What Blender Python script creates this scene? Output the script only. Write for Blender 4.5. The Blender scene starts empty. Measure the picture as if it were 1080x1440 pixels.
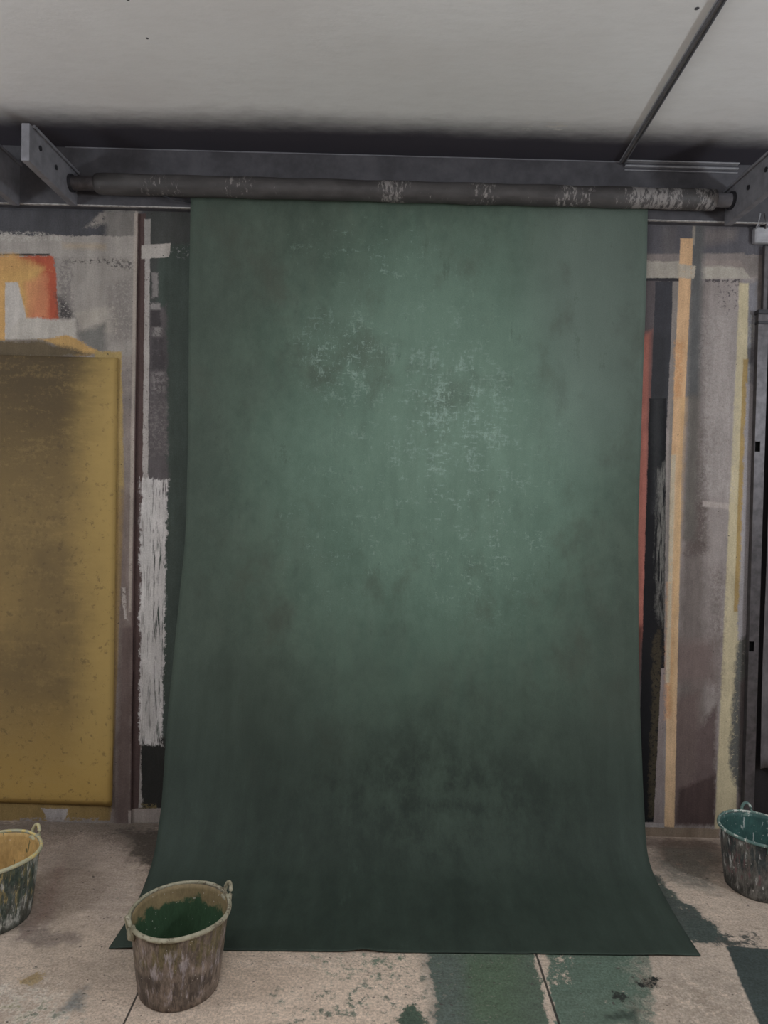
import bpy, bmesh, math, random
from mathutils import Vector, Matrix, noise as mnoise

random.seed(7)
sc = bpy.context.scene
COL = sc.collection
PI = math.pi

# ------------------------------------------------------------------ camera
F = 960.0
H = 1.54
PITCH = math.radians(-1.5)
ROLL = math.radians(1.52)
cam_d = bpy.data.cameras.new('camera')
cam = bpy.data.objects.new('camera', cam_d)
COL.objects.link(cam)
RM = Matrix.Rotation(math.radians(90) + PITCH, 4, 'X') @ Matrix.Rotation(ROLL, 4, 'Z')
cam.matrix_world = Matrix.Translation((0, 0, H)) @ RM
cam_d.sensor_fit = 'VERTICAL'
cam_d.sensor_height = 36.0
cam_d.lens = 36.0 * F / 1440.0
cam_d.clip_start = 0.05
sc.camera = cam
R3 = RM.to_3x3()


def ray(px, py):
    return R3 @ Vector(((px - 540) / F, -(py - 720) / F, -1.0))


def atY(px, py, Y):
    d = ray(px, py)
    return Vector((0, 0, H)) + d * (Y / d.y)


def atZ(px, py, Z):
    d = ray(px, py)
    return Vector((0, 0, H)) + d * ((Z - H) / d.z)


def proj(p):
    c = R3.transposed() @ (Vector(p) - Vector((0, 0, H)))
    return 540 + F * c.x / -c.z, 720 - F * c.y / -c.z


# ------------------------------------------------------------------ key planes
WY = 3.10      # back wall
BY = 3.055     # beam face
CZ = 3.035     # ceiling

# ------------------------------------------------------------------ object helpers


def link(name, bm, mat, parent=None, smooth=False, bevel=0):
    me = bpy.data.meshes.new(name)
    bm.normal_update()
    bm.to_mesh(me)
    bm.free()
    o = bpy.data.objects.new(name, me)
    COL.objects.link(o)
    for m in (mat if isinstance(mat, (list, tuple)) else [mat]):
        me.materials.append(m)
    if smooth:
        for p in me.polygons:
            p.use_smooth = True
    if parent:
        o.parent = parent
    if bevel:
        b = o.modifiers.new('bevel', 'BEVEL')
        b.width = bevel
        b.segments = 2
        b.limit_method = 'ANGLE'
    return o


def tag(o, label=None, cat=None, group=None, kind=None):
    if label: o['label'] = label
    if cat: o['category'] = cat
    if group: o['group'] = group
    if kind: o['kind'] = kind
    return o


def empty(name, loc, rz=0):
    o = bpy.data.objects.new(name, None)
    o.empty_display_size = 0.05
    o.location = loc
    o.rotation_euler = (0, 0, rz)
    COL.objects.link(o)
    return o


def add_box(bm, x0, x1, y0, y1, z0, z1):
    vs = [bm.verts.new((x, y, z)) for x in (x0, x1) for y in (y0, y1) for z in (z0, z1)]
    for f in ((0, 1, 3, 2), (4, 6, 7, 5), (0, 4, 5, 1), (2, 3, 7, 6), (0, 2, 6, 4), (1, 5, 7, 3)):
        bm.faces.new([vs[i] for i in f])
    return vs


def add_tube(bm, pts, rad, n=12, caps=True, flat=1.0):
    pts = [Vector(p) for p in pts]
    rings = []
    up = Vector((0, 0, 1))
    for i, p in enumerate(pts):
        t = (pts[min(i + 1, len(pts) - 1)] - pts[max(i - 1, 0)]).normalized()
        a = up if abs(t.dot(up)) < 0.95 else Vector((0, 1, 0))
        s = t.cross(a).normalized()
        u = s.cross(t).normalized()
        r = rad[i] if isinstance(rad, (list, tuple)) else rad
        rings.append([bm.verts.new(p + (s * math.cos(k * 2 * PI / n) * flat + u * math.sin(k * 2 * PI / n)) * r) for k in range(n)])
    for a, b in zip(rings, rings[1:]):
        for k in range(n):
            bm.faces.new((a[k], a[(k + 1) % n], b[(k + 1) % n], b[k]))
    if caps:
        bm.faces.new(list(reversed(rings[0])))
        bm.faces.new(rings[-1])


# ------------------------------------------------------------------ shader helpers


def lin(c):
    c = c / 255.0
    return c / 12.92 if c <= 0.04045 else ((c + 0.055) / 1.055) ** 2.4


def col(r, g, b, L=1.0, ds=.16):
    c = [lin(v) for v in (r, g, b)]
    m = .3 * c[0] + .6 * c[1] + .1 * c[2]
    return tuple(min(0.92, (v * (1 - ds) + m * ds) / L) for v in c) + (1.0,)


class NT:
    """small node-tree builder"""

    def __init__(self, name, rough=0.8, spec=0.3):
        m = bpy.data.materials.new(name)
        m.use_nodes = True
        self.m = m
        self.t = m.node_tree
        self.t.nodes.clear()
        self.out = self.t.nodes.new('ShaderNodeOutputMaterial')
        self.b = self.t.nodes.new('ShaderNodeBsdfPrincipled')
        self.b.inputs['Roughness'].default_value = rough
        self.b.inputs['Specular IOR Level'].default_value = spec
        self.t.links.new(self.b.outputs[0], self.out.inputs[0])

    def n(self, typ, **kw):
        nd = self.t.nodes.new(typ)
        for k, v in kw.items():
            setattr(nd, k, v)
        return nd

    def s(self, sock, v):
        if hasattr(v, 'is_output'):
            self.t.links.new(v, sock)
        elif v is not None:
            sock.default_value = v

    def math(self, op, a, b=None, c=None, clamp=False):
        nd = self.n('ShaderNodeMath', operation=op, use_clamp=clamp)
        self.s(nd.inputs[0], a)
        self.s(nd.inputs[1], b)
        self.s(nd.inputs[2], c)
        return nd.outputs[0]

    def coords(self, kind='Object', scale=None, loc=None):
        tc = self.n('ShaderNodeTexCoord').outputs[kind]
        return self.mapv(tc, scale, loc) if scale or loc else tc

    def mapv(self, v, scale=None, loc=None, rot=None):
        mp = self.n('ShaderNodeMapping')
        self.s(mp.inputs[0], v)
        if scale: mp.inputs['Scale'].default_value = scale
        if loc: mp.inputs['Location'].default_value = loc
        if rot: mp.inputs['Rotation'].default_value = rot
        return mp.outputs[0]

    def noise(self, vec, scale, detail=4, rough=0.6, dist=0.0):
        nd = self.n('ShaderNodeTexNoise')
        self.s(nd.inputs['Vector'], vec)
        nd.inputs['Scale'].default_value = scale
        nd.inputs['Detail'].default_value = detail
        nd.inputs['Roughness'].default_value = rough
        nd.inputs['Distortion'].default_value = dist
        return nd.outputs[0]

    def ramp(self, f, a, b, lo=0.0, hi=1.0):
        nd = self.n('ShaderNodeMapRange', interpolation_type='SMOOTHSTEP')
        self.s(nd.inputs[0], f)
        nd.inputs[1].default_value = a
        nd.inputs[2].default_value = b
        nd.inputs[3].default_value = lo
        nd.inputs[4].default_value = hi
        return nd.outputs[0]

    def mix(self, f, a, b, mode='MIX'):
        nd = self.n('ShaderNodeMix', data_type='RGBA', blend_type=mode)
        self.s(nd.inputs[0], f)
        self.s(nd.inputs[6], a)
        self.s(nd.inputs[7], b)
        return nd.outputs[2]

    def bump(self, h, strength=0.3, dist=0.005, nrm=None):
        nd = self.n('ShaderNodeBump')
        nd.inputs['Strength'].default_value = strength
        nd.inputs['Distance'].default_value = dist
        self.s(nd.inputs['Height'], h)
        if nrm is not None: self.s(nd.inputs['Normal'], nrm)
        self.t.links.new(nd.outputs[0], self.b.inputs['Normal'])
        return nd.outputs[0]

    def color(self, c):
        self.s(self.b.inputs['Base Color'], c)


# patch group: P=(u,v,1), 4 edge vectors, edge noise, coverage noise
pg = bpy.data.node_groups.new('paint_patch', 'ShaderNodeTree')
for nm in ('P', 'E1', 'E2', 'E3', 'E4'):
    pg.interface.new_socket(nm, in_out='INPUT', socket_type='NodeSocketVector')
for nm in ('EdgeNoise', 'Rough', 'Soft', 'CoverNoise', 'Cover', 'Alpha'):
    pg.interface.new_socket(nm, in_out='INPUT', socket_type='NodeSocketFloat')
pg.interface.new_socket('Fac', in_out='OUTPUT', socket_type='NodeSocketFloat')
gi = pg.nodes.new('NodeGroupInput')
go = pg.nodes.new('NodeGroupOutput')


def gm(op, a, b=None, c=None, clamp=False):
    nd = pg.nodes.new('ShaderNodeMath')
    nd.operation = op
    nd.use_clamp = clamp
    for i, v in enumerate((a, b, c)):
        if v is None: continue
        if hasattr(v, 'is_output'): pg.links.new(v, nd.inputs[i])
        else: nd.inputs[i].default_value = v
    return nd.outputs[0]


ds = []
for e in ('E1', 'E2', 'E3', 'E4'):
    nd = pg.nodes.new('ShaderNodeVectorMath')
    nd.operation = 'DOT_PRODUCT'
    pg.links.new(gi.outputs['P'], nd.inputs[0])
    pg.links.new(gi.outputs[e], nd.inputs[1])
    ds.append(nd.outputs['Value'])
d = gm('MINIMUM', gm('MINIMUM', ds[0], ds[1]), gm('MINIMUM', ds[2], ds[3]))
d = gm('ADD', d, gm('MULTIPLY', gm('SUBTRACT', gi.outputs['EdgeNoise'], 0.5), gi.outputs['Rough']))
f1 = gm('ADD', gm('DIVIDE', d, gi.outputs['Soft']), 0.5, clamp=True)
f2 = gm('MULTIPLY', gm('SUBTRACT', gi.outputs['Cover'], gi.outputs['CoverNoise']), 12.0)
f2 = gm('ADD', f2, 0.5, clamp=True)
f = gm('MULTIPLY', gm('MULTIPLY', f1, f2), gi.outputs['Alpha'])
pg.links.new(f, go.inputs[0])


def norm4(p4):
    """4 corners (2d) -> 4 inward edge vectors (a,b,c) with a*u+b*v+c = distance"""
    cx = sum(p[0] for p in p4) / 4
    cy = sum(p[1] for p in p4) / 4
    out = []
    for i in range(4):
        (x0, y0), (x1, y1) = p4[i], p4[(i + 1) % 4]
        a, b = -(y1 - y0), (x1 - x0)
        l = math.hypot(a, b) or 1
        a, b = a / l, b / l
        c = -(a * x0 + b * y0)
        if a * cx + b * cy + c < 0: a, b, c = -a, -b, -c
        out.append((a, b, c))
    return out


class Paint:
    """layered paint patches on a plane; to2d maps photo pixels to plane metres"""

    def __init__(self, nt, P, base, to2d, cover, edge, L):
        self.nt, self.P, self.c, self.to2d, self.cn, self.en, self.L = nt, P, base, to2d, cover, edge, L
        self.rk = 2.3

    def q(self, pts, rgb, rough=0.02, soft=0.004, cover=2.0, alpha=1.0, L=None, edge=None, cn=None):
        rough *= self.rk
        p4 = [self.to2d(*p) for p in pts]
        g = self.nt.n('ShaderNodeGroup', node_tree=pg)
        self.nt.s(g.inputs['P'], self.P)
        for k, e in enumerate(norm4(p4)):
            g.inputs['E%d' % (k + 1)].default_value = e
        self.nt.s(g.inputs['EdgeNoise'], edge or self.en)
        self.nt.s(g.inputs['CoverNoise'], cn or self.cn)
        g.inputs['Rough'].default_value = rough
        g.inputs['Soft'].default_value = soft
        g.inputs['Cover'].default_value = cover
        g.inputs['Alpha'].default_value = alpha
        self.c = self.nt.mix(g.outputs[0], self.c, col(*rgb, L or self.L))

    def box(self, x0, y0, x1, y1, rgb, **k):
        self.q([(x0, y0), (x1, y0), (x1, y1), (x0, y1)], rgb, **k)


# ------------------------------------------------------------------ wall paint
LW = 0.65


def make_wall_mat():
    nt = NT('painted wall', rough=0.75, spec=0.25)
    oc = nt.coords('Object')
    sx = nt.n('ShaderNodeSeparateXYZ')
    nt.s(sx.inputs[0], oc)
    cx = nt.n('ShaderNodeCombineXYZ')
    nt.s(cx.inputs[0], sx.outputs[0])
    nt.s(cx.inputs[1], sx.outputs[2])
    cx.inputs[2].default_value = 1.0
    P = cx.outputs[0]
    edge = nt.math('ADD', nt.math('MULTIPLY', nt.noise(P, 11, 8, 0.75), .6), nt.math('MULTIPLY', nt.noise(nt.mapv(P, (1, .6, 1)), 85, 5, 0.8), .4))
    cover = nt.noise(P, 60, 6, 0.75)
    streakv = nt.noise(nt.mapv(P, (90, 6, 1)), 1.0, 5, 0.7)
    blot = nt.noise(P, 5, 5, 0.6)
    base = nt.mix(nt.ramp(blot, .35, .65), col(104, 96, 93, LW), col(128, 120, 114, LW))
    w = Paint(nt, P, base, lambda x, y: (atY(x, y, WY).x, atY(x, y, WY).z), cover, edge, LW)
    # --- left
    w.box(-900, 200, 275, 338, (64, 64, 68), rough=.03)
    w.q([(128, 318), (150, 292), (198, 295), (198, 312)], (124, 118, 112), rough=.05, soft=.02, cover=.58)
    w.box(150, 296, 194, 345, (104, 100, 96), rough=.04, soft=.03)
    w.q([(-300, 328), (196, 334), (196, 366), (-300, 360)], (136, 130, 124), rough=.03, soft=.006, cover=.7)
    w.q([(90, 343), (150, 345), (150, 352), (90, 350)], (150, 132, 108), rough=.03, soft=.02, alpha=.6)
    w.box(80, 362, 192, 500, (132, 126, 120), rough=.03, soft=.01)
    w.q([(105, 440), (165, 430), (170, 470), (120, 470)], (142, 135, 126), rough=.03, soft=.02)
    w.q([(110, 470), (150, 455), (150, 498), (128, 498)], (98, 96, 92), rough=.04, soft=.03)
    w.box(90, 366, 160, 372, (60, 58, 56), rough=.05, soft=.005, cover=.45)
    w.box(-300, 358, 72, 361, (58, 52, 48), rough=.004, soft=.003, cover=.6)
    w.q([(-300, 362), (78, 362), (86, 456), (-300, 456)], (152, 66, 38), rough=.03, soft=.006)
    w.q([(-300, 362), (20, 360), (62, 378), (38, 470)], (172, 132, 66), rough=.04, soft=.04)
    w.q([(-300, 362), (20, 362), (60, 380), (-300, 400)], (170, 128, 66), rough=.04, soft=.03)
    w.q([(36, 400), (68, 385), (70, 448), (42, 448)], (170, 108, 68), rough=.04, soft=.03, alpha=.8)
    w.q([(80, 415), (96, 415), (108, 455), (84, 450)], (66, 62, 62), rough=.06, soft=.03, cover=.56)
    w.q([(8, 398), (28, 398), (46, 478), (8, 478)], (158, 152, 146), rough=.02, soft=.008)
    w.q([(30, 448), (108, 450), (108, 478), (8, 478)], (152, 146, 138), rough=.03, soft=.012)
    w.box(-300, 395, 9, 480, (170, 130, 68), rough=.015)
    w.q([(60, 478), (95, 472), (148, 498), (110, 502)], (158, 124, 66), rough=.03, soft=.01)
    w.q([(-300, 480), (60, 480), (140, 500), (-300, 520)], (84, 72, 52), rough=.04, soft=.02)
    w.q([(135, 494), (172, 496), (177, 700), (120, 700)], (142, 120, 68), rough=.02, soft=.008)
    w.q([(120, 699), (177, 699), (158, 1140), (120, 1140)], (138, 114, 64), rough=.02, soft=.008)
    w.q([(-300, 1125), (158, 1125), (156, 1152), (-300, 1152)], (120, 98, 52), rough=.02, soft=.005)
    w.q([(62, 1136), (98, 1136), (92, 1153), (70, 1153)], (136, 130, 128), rough=.03, soft=.006)
    w.box(30, 1148, 140, 1158, (120, 112, 108), rough=.02, soft=.006, cover=.5)
    w.q([(174, 690), (194, 690), (189, 1160), (160, 1160)], (88, 74, 70), rough=.03, soft=.05)
    w.q([(176, 580), (188, 580), (188, 880), (176, 880)], (118, 106, 100), rough=.03, soft=.03, alpha=.7)
    w.q([(172, 825), (178, 825), (180, 870), (176, 870)], (150, 142, 136), rough=.02, soft=.006, cover=.55)
    # green wall behind the backdrop
    w.q([(204, 296), (330, 296), (330, 1160), (196, 1160)], (60, 62, 60), rough=.02, soft=.02)
    w.q([(222, 345), (330, 340), (330, 1160), (218, 1160)], (56, 66, 60), rough=.03, soft=.02)
    w.q([(208, 430), (234, 430), (236, 700), (206, 700)], (80, 75, 76), rough=.05, soft=.02)
    w.box(214, 384, 222, 418, (112, 108, 106), rough=.03, soft=.01)
    w.box(212, 426, 226, 436, (120, 116, 114), rough=.03, soft=.01, cover=.6)
    w.box(212, 436, 226, 460, (58, 54, 56), rough=.03, soft=.01)
    w.box(214, 460, 228, 474, (118, 114, 112), rough=.03, soft=.01, cover=.52)
    w.box(214, 520, 232, 552, (112, 106, 106), rough=.05, soft=.03, cover=.5)
    w.q([(84, 366), (100, 366), (108, 440), (84, 420)], (112, 106, 103), rough=.05, soft=.02, cover=.5)
    w.q([(150, 400), (190, 390), (192, 480), (160, 480)], (112, 106, 102), rough=.05, soft=.04, cover=.55, alpha=.8)
    w.q([(-300, 328), (60, 328), (110, 340), (-300, 345)], (150, 145, 138), rough=.03, soft=.01, cover=.5)
    w.q([(150, 366), (192, 366), (192, 384), (160, 380)], (84, 80, 78), rough=.05, soft=.02, cover=.48)
    w.q([(206, 560), (236, 560), (236, 640), (206, 640)], (98, 92, 92), rough=.06, soft=.03, cover=.48)
    w.q([(212, 474), (232, 474), (234, 520), (212, 520)], (62, 58, 60), rough=.05, soft=.03, cover=.6)
    # board edge's drop shadow and highlight painted in; white lines
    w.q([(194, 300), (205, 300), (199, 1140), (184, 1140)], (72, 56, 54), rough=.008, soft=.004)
    w.q([(190, 296), (195, 300), (186, 860), (182, 860)], (150, 140, 130), rough=.006, soft=.006, cover=.62, alpha=.8)
    w.q([(203, 308), (212, 308), (211, 360), (203, 345)], (134, 130, 126), rough=.01, soft=.004)
    w.q([(204, 350), (211, 350), (208, 700), (200, 700)], (146, 140, 136), rough=.01, soft=.004, cover=.6)
    w.q([(199, 345), (240, 342), (238, 362), (199, 364)], (154, 148, 142), rough=.01, soft=.004, cover=.62)
    w.q([(240, 348), (268, 345), (268, 362), (238, 362)], (128, 130, 128), rough=.02, soft=.02, cover=.42)
    w.q([(199, 1000), (205, 1000), (203, 1136), (195, 1136)], (140, 134, 130), rough=.008, soft=.004)
    w.q([(197, 1036), (232, 1036), (230, 1140), (200, 1140)], (38, 38, 36), rough=.03, soft=.008)
    w.q([(198, 672), (236, 676), (228, 1048), (196, 1048)], (176, 172, 170), rough=.05, soft=.008, cover=.565, cn=streakv)
    w.q([(198, 680), (216, 680), (214, 1040), (198, 1040)], (164, 161, 158), rough=.05, soft=.02, alpha=.5)
    w.q([(220, 1130), (198, 1130), (198, 1140), (220, 1140)], (96, 84, 52), rough=.02, cover=.5)
    w.q([(182, 1138), (240, 1136), (240, 1157), (182, 1157)], (134, 124, 118), rough=.012, soft=.004)
    # --- right
    LR = LW * 1.33
    w.box(880, 260, 1300, 358, (90, 88, 94), rough=.03, L=LR)
    w.q([(930, 318), (952, 318), (950, 390), (932, 390)], (112, 106, 106), rough=.03, soft=.03, alpha=.5, L=LR)
    w.q([(985, 320), (1034, 322), (1034, 338), (985, 345)], (122, 112, 108), rough=.05, soft=.04, alpha=.6, L=LR)
    w.box(880, 390, 1062, 1176, (148, 138, 134), rough=.02, L=LR)
    w.q([(880, 358), (1046, 356), (1054, 376), (880, 374)], (132, 122, 118), rough=.02, soft=.01, L=LR)
    w.q([(880, 366), (1040, 370), (1056, 392), (880, 392)], (168, 160, 148), rough=.02, soft=.008, cover=.68, L=LR)
    w.q([(985, 366), (1040, 366), (1048, 376), (990, 374)], (140, 128, 122), rough=.02, soft=.01, L=LR)
    w.box(880, 391, 958, 396, (52, 50, 54), rough=.01, soft=.004, L=LR)
    w.box(992, 393, 1040, 397, (80, 74, 76), rough=.03, soft=.004, cover=.5, L=LR)
    w.q([(1008, 396), (1040, 396), (1034, 450), (1012, 440)], (84, 78, 82), rough=.07, soft=.03, cover=.42, L=LR)
    # brown column, darker toward the floor
    w.q([(974, 400), (992, 400), (990, 1160), (944, 1160)], (112, 102, 98), rough=.04, soft=.05, L=LR)
    w.q([(976, 600), (994, 600), (992, 780), (966, 780)], (98, 86, 82), rough=.06, soft=.04, cover=.55, L=LR)
    w.q([(940, 900), (1012, 900), (1008, 960), (940, 960)], (118, 102, 98), rough=.05, soft=.06, L=LR)
    w.q([(940, 985), (984, 970), (986, 1158), (940, 1158)], (108, 92, 88), rough=.04, soft=.05, L=LR)
    w.q([(978, 1030), (1008, 990), (1006, 1158), (978, 1158)], (100, 84, 82), rough=.05, soft=.03, L=LR)
    w.q([(955, 1110), (1006, 1090), (1006, 1160), (950, 1160)], (78, 62, 60), rough=.03, soft=.02, L=LR)
    w.q([(988, 704), (1040, 710), (1040, 718), (988, 712)], (168, 156, 150), rough=.01, soft=.008, L=LR)
    # greenish dark stroke
    w.q([(973, 312), (990, 312), (984, 560), (966, 560)], (92, 92, 92), rough=.02, soft=.03, L=LR)
    w.q([(968, 555), (984, 555), (978, 760), (960, 760)], (98, 94, 88), rough=.02, soft=.03, alpha=.8, L=LR)
    w.q([(974, 318), (978, 318), (977, 345), (973, 345)], (140, 132, 122), rough=.01, soft=.005, L=LR)
    # dark strip, red strip
    w.q([(880, 395), (926, 395), (916, 1156), (880, 1156)], (92, 84, 86), rough=.008, soft=.004, L=LR)
    w.q([(880, 478), (916, 466), (907, 900), (880, 900)], (178, 104, 88), rough=.012, soft=.03, L=LR)
    w.q([(880, 880), (906, 880), (898, 960), (880, 960)], (110, 66, 56), rough=.01, soft=.03, L=LR)
    w.q([(922, 396), (948, 396), (935, 640), (912, 640)], (60, 60, 66), rough=.01, soft=.004, L=LR)
    w.q([(916, 470), (942, 470), (937, 600), (912, 600)], (46, 47, 50), rough=.02, soft=.06, alpha=.7, L=LR)
    w.q([(913, 560), (937, 560), (933, 1156), (896, 1156)], (24, 24, 28), rough=.012, soft=.005, L=LR)
    w.q([(918, 560), (930, 560), (926, 720), (918, 720)], (62, 64, 66), rough=.03, soft=.03, alpha=.6, L=LR)
    w.q([(924, 660), (938, 650), (933, 880), (924, 860)], (136, 134, 128), rough=.05, soft=.03, cover=.52, alpha=.7, L=LR, cn=streakv)
    w.q([(918, 900), (930, 880), (926, 1150), (912, 1150)], (66, 58, 42), rough=.05, soft=.012, cover=.56, L=LR)
    w.q([(946, 396), (953, 396), (941, 900), (934, 900)], (132, 124, 118), rough=.01, soft=.004, cover=.62, L=LR)
    w.q([(930, 940), (936, 940), (934, 1158), (919, 1158)], (138, 126, 124), rough=.01, soft=.004, L=LR)
    w.q([(957, 335), (975, 335), (959, 642), (944, 642)], (206, 164, 118), rough=.008, soft=.005, L=LR)
    w.q([(944, 638), (959, 638), (948, 1172), (934, 1172)], (206, 170, 128), rough=.008, soft=.005, L=LR)
    w.q([(950, 480), (962, 480), (958, 560), (948, 560)], (200, 148, 96), rough=.03, soft=.02, cover=.55, L=LR)
    w.q([(938, 820), (946, 820), (944, 1010), (936, 1010)], (204, 150, 104), rough=.03, soft=.02, cover=.55, L=LR)
    w.q([(944, 640), (950, 640), (942, 960), (936, 960)], (190, 176, 150), rough=.01, soft=.008, cover=.6, L=LR)
    w.q([(957, 560), (966, 560), (946, 1000), (940, 1000)], (196, 156, 98), rough=.02, soft=.02, alpha=.5, L=LR)
    w.q([(953, 372), (978, 374), (976, 392), (952, 391)], (176, 164, 146), rough=.02, soft=.006, L=LR, cover=.6)
    # cream strips at the right
    w.q([(1046, 396), (1066, 396), (1056, 900), (1034, 900)], (126, 124, 130), rough=.04, soft=.02, L=LR)
    w.q([(1050, 440), (1064, 440), (1056, 560), (1046, 560)], (146, 144, 140), rough=.05, soft=.03, cover=.5, L=LR)
    w.q([(1042, 490), (1062, 485), (1060, 512), (1044, 512)], (96, 94, 98), rough=.04, soft=.02, L=LR)
    w.q([(1040, 398), (1053, 398), (1035, 1166), (1005, 1166)], (190, 176, 140), rough=.012, soft=.008, L=LR)
    w.q([(1045, 505), (1052, 505), (1040, 860), (1032, 860)], (164, 136, 78), rough=.01, soft=.006, cover=.7, L=LR)
    w.q([(1050, 540), (1066, 540), (1056, 900), (1037, 900)], (156, 150, 152), rough=.03, soft=.01, L=LR)
    w.q([(1036, 905), (1054, 890), (1046, 1130), (1024, 1080)], (96, 96, 92), rough=.05, soft=.02, cover=.6, L=LR)
    w.q([(1040, 960), (1052, 950), (1046, 1150), (1040, 1150)], (98, 88, 88), rough=.02, soft=.02, L=LR)
    w.q([(880, 1160), (1012, 1166), (1012, 1183), (880, 1180)], (134, 116, 98), rough=.025, soft=.005, L=LR)
    w.q([(880, 1156), (934, 1158), (934, 1164), (880, 1162)], (158, 150, 148), rough=.01, soft=.004, L=LR)
    w.q([(1076, 250), (1500, 250), (1500, 1300), (1046, 1300)], (40, 37, 39), rough=.01, soft=.004, L=LR)
    w.q([(990, 440), (1036, 440), (1028, 700), (984, 700)], (158, 150, 146), rough=.06, soft=.05, cover=.52, alpha=.7, L=LR)
    w.q([(1000, 800), (1020, 800), (1014, 980), (996, 980)], (124, 112, 108), rough=.06, soft=.05, cover=.5, alpha=.8, L=LR)
    # grime
    fine = nt.noise(P, 160, 5, 0.7)
    c = nt.mix(0.5, w.c, nt.mix(nt.ramp(fine, .3, .7), (.62, .62, .62, 1), (1.12, 1.12, 1.12, 1)), 'MULTIPLY')
    g2 = nt.noise(nt.mapv(P, (1.6, 1, 1)), 9, 6, 0.7)
    c = nt.mix(0.45, c, nt.mix(nt.ramp(g2, .3, .7), (.66, .65, .64, 1), (1.1, 1.1, 1.1, 1)), 'MULTIPLY')
    g3 = nt.noise(nt.mapv(P, (16, 1.6, 1)), 1, 7, 0.75)
    c = nt.mix(0.5, c, nt.mix(nt.ramp(g3, .3, .7), (.7, .7, .7, 1), (1.22, 1.22, 1.22, 1)), 'MULTIPLY')
    spk = nt.noise(nt.mapv(P, (1, 1, 1), (3, 5, 0)), 55, 2, 0.5)
    c = nt.mix(nt.ramp(spk, .73, .76, 0, .7), c, col(48, 44, 42, LW))
    nt.color(c)
    h = nt.math('ADD', nt.math('MULTIPLY', cover, .6), nt.math('MULTIPLY', fine, .5))
    nt.bump(h, .35, .004)
    return nt.m


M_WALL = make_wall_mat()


# ------------------------------------------------------------------ floor
LF = 0.50


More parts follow.
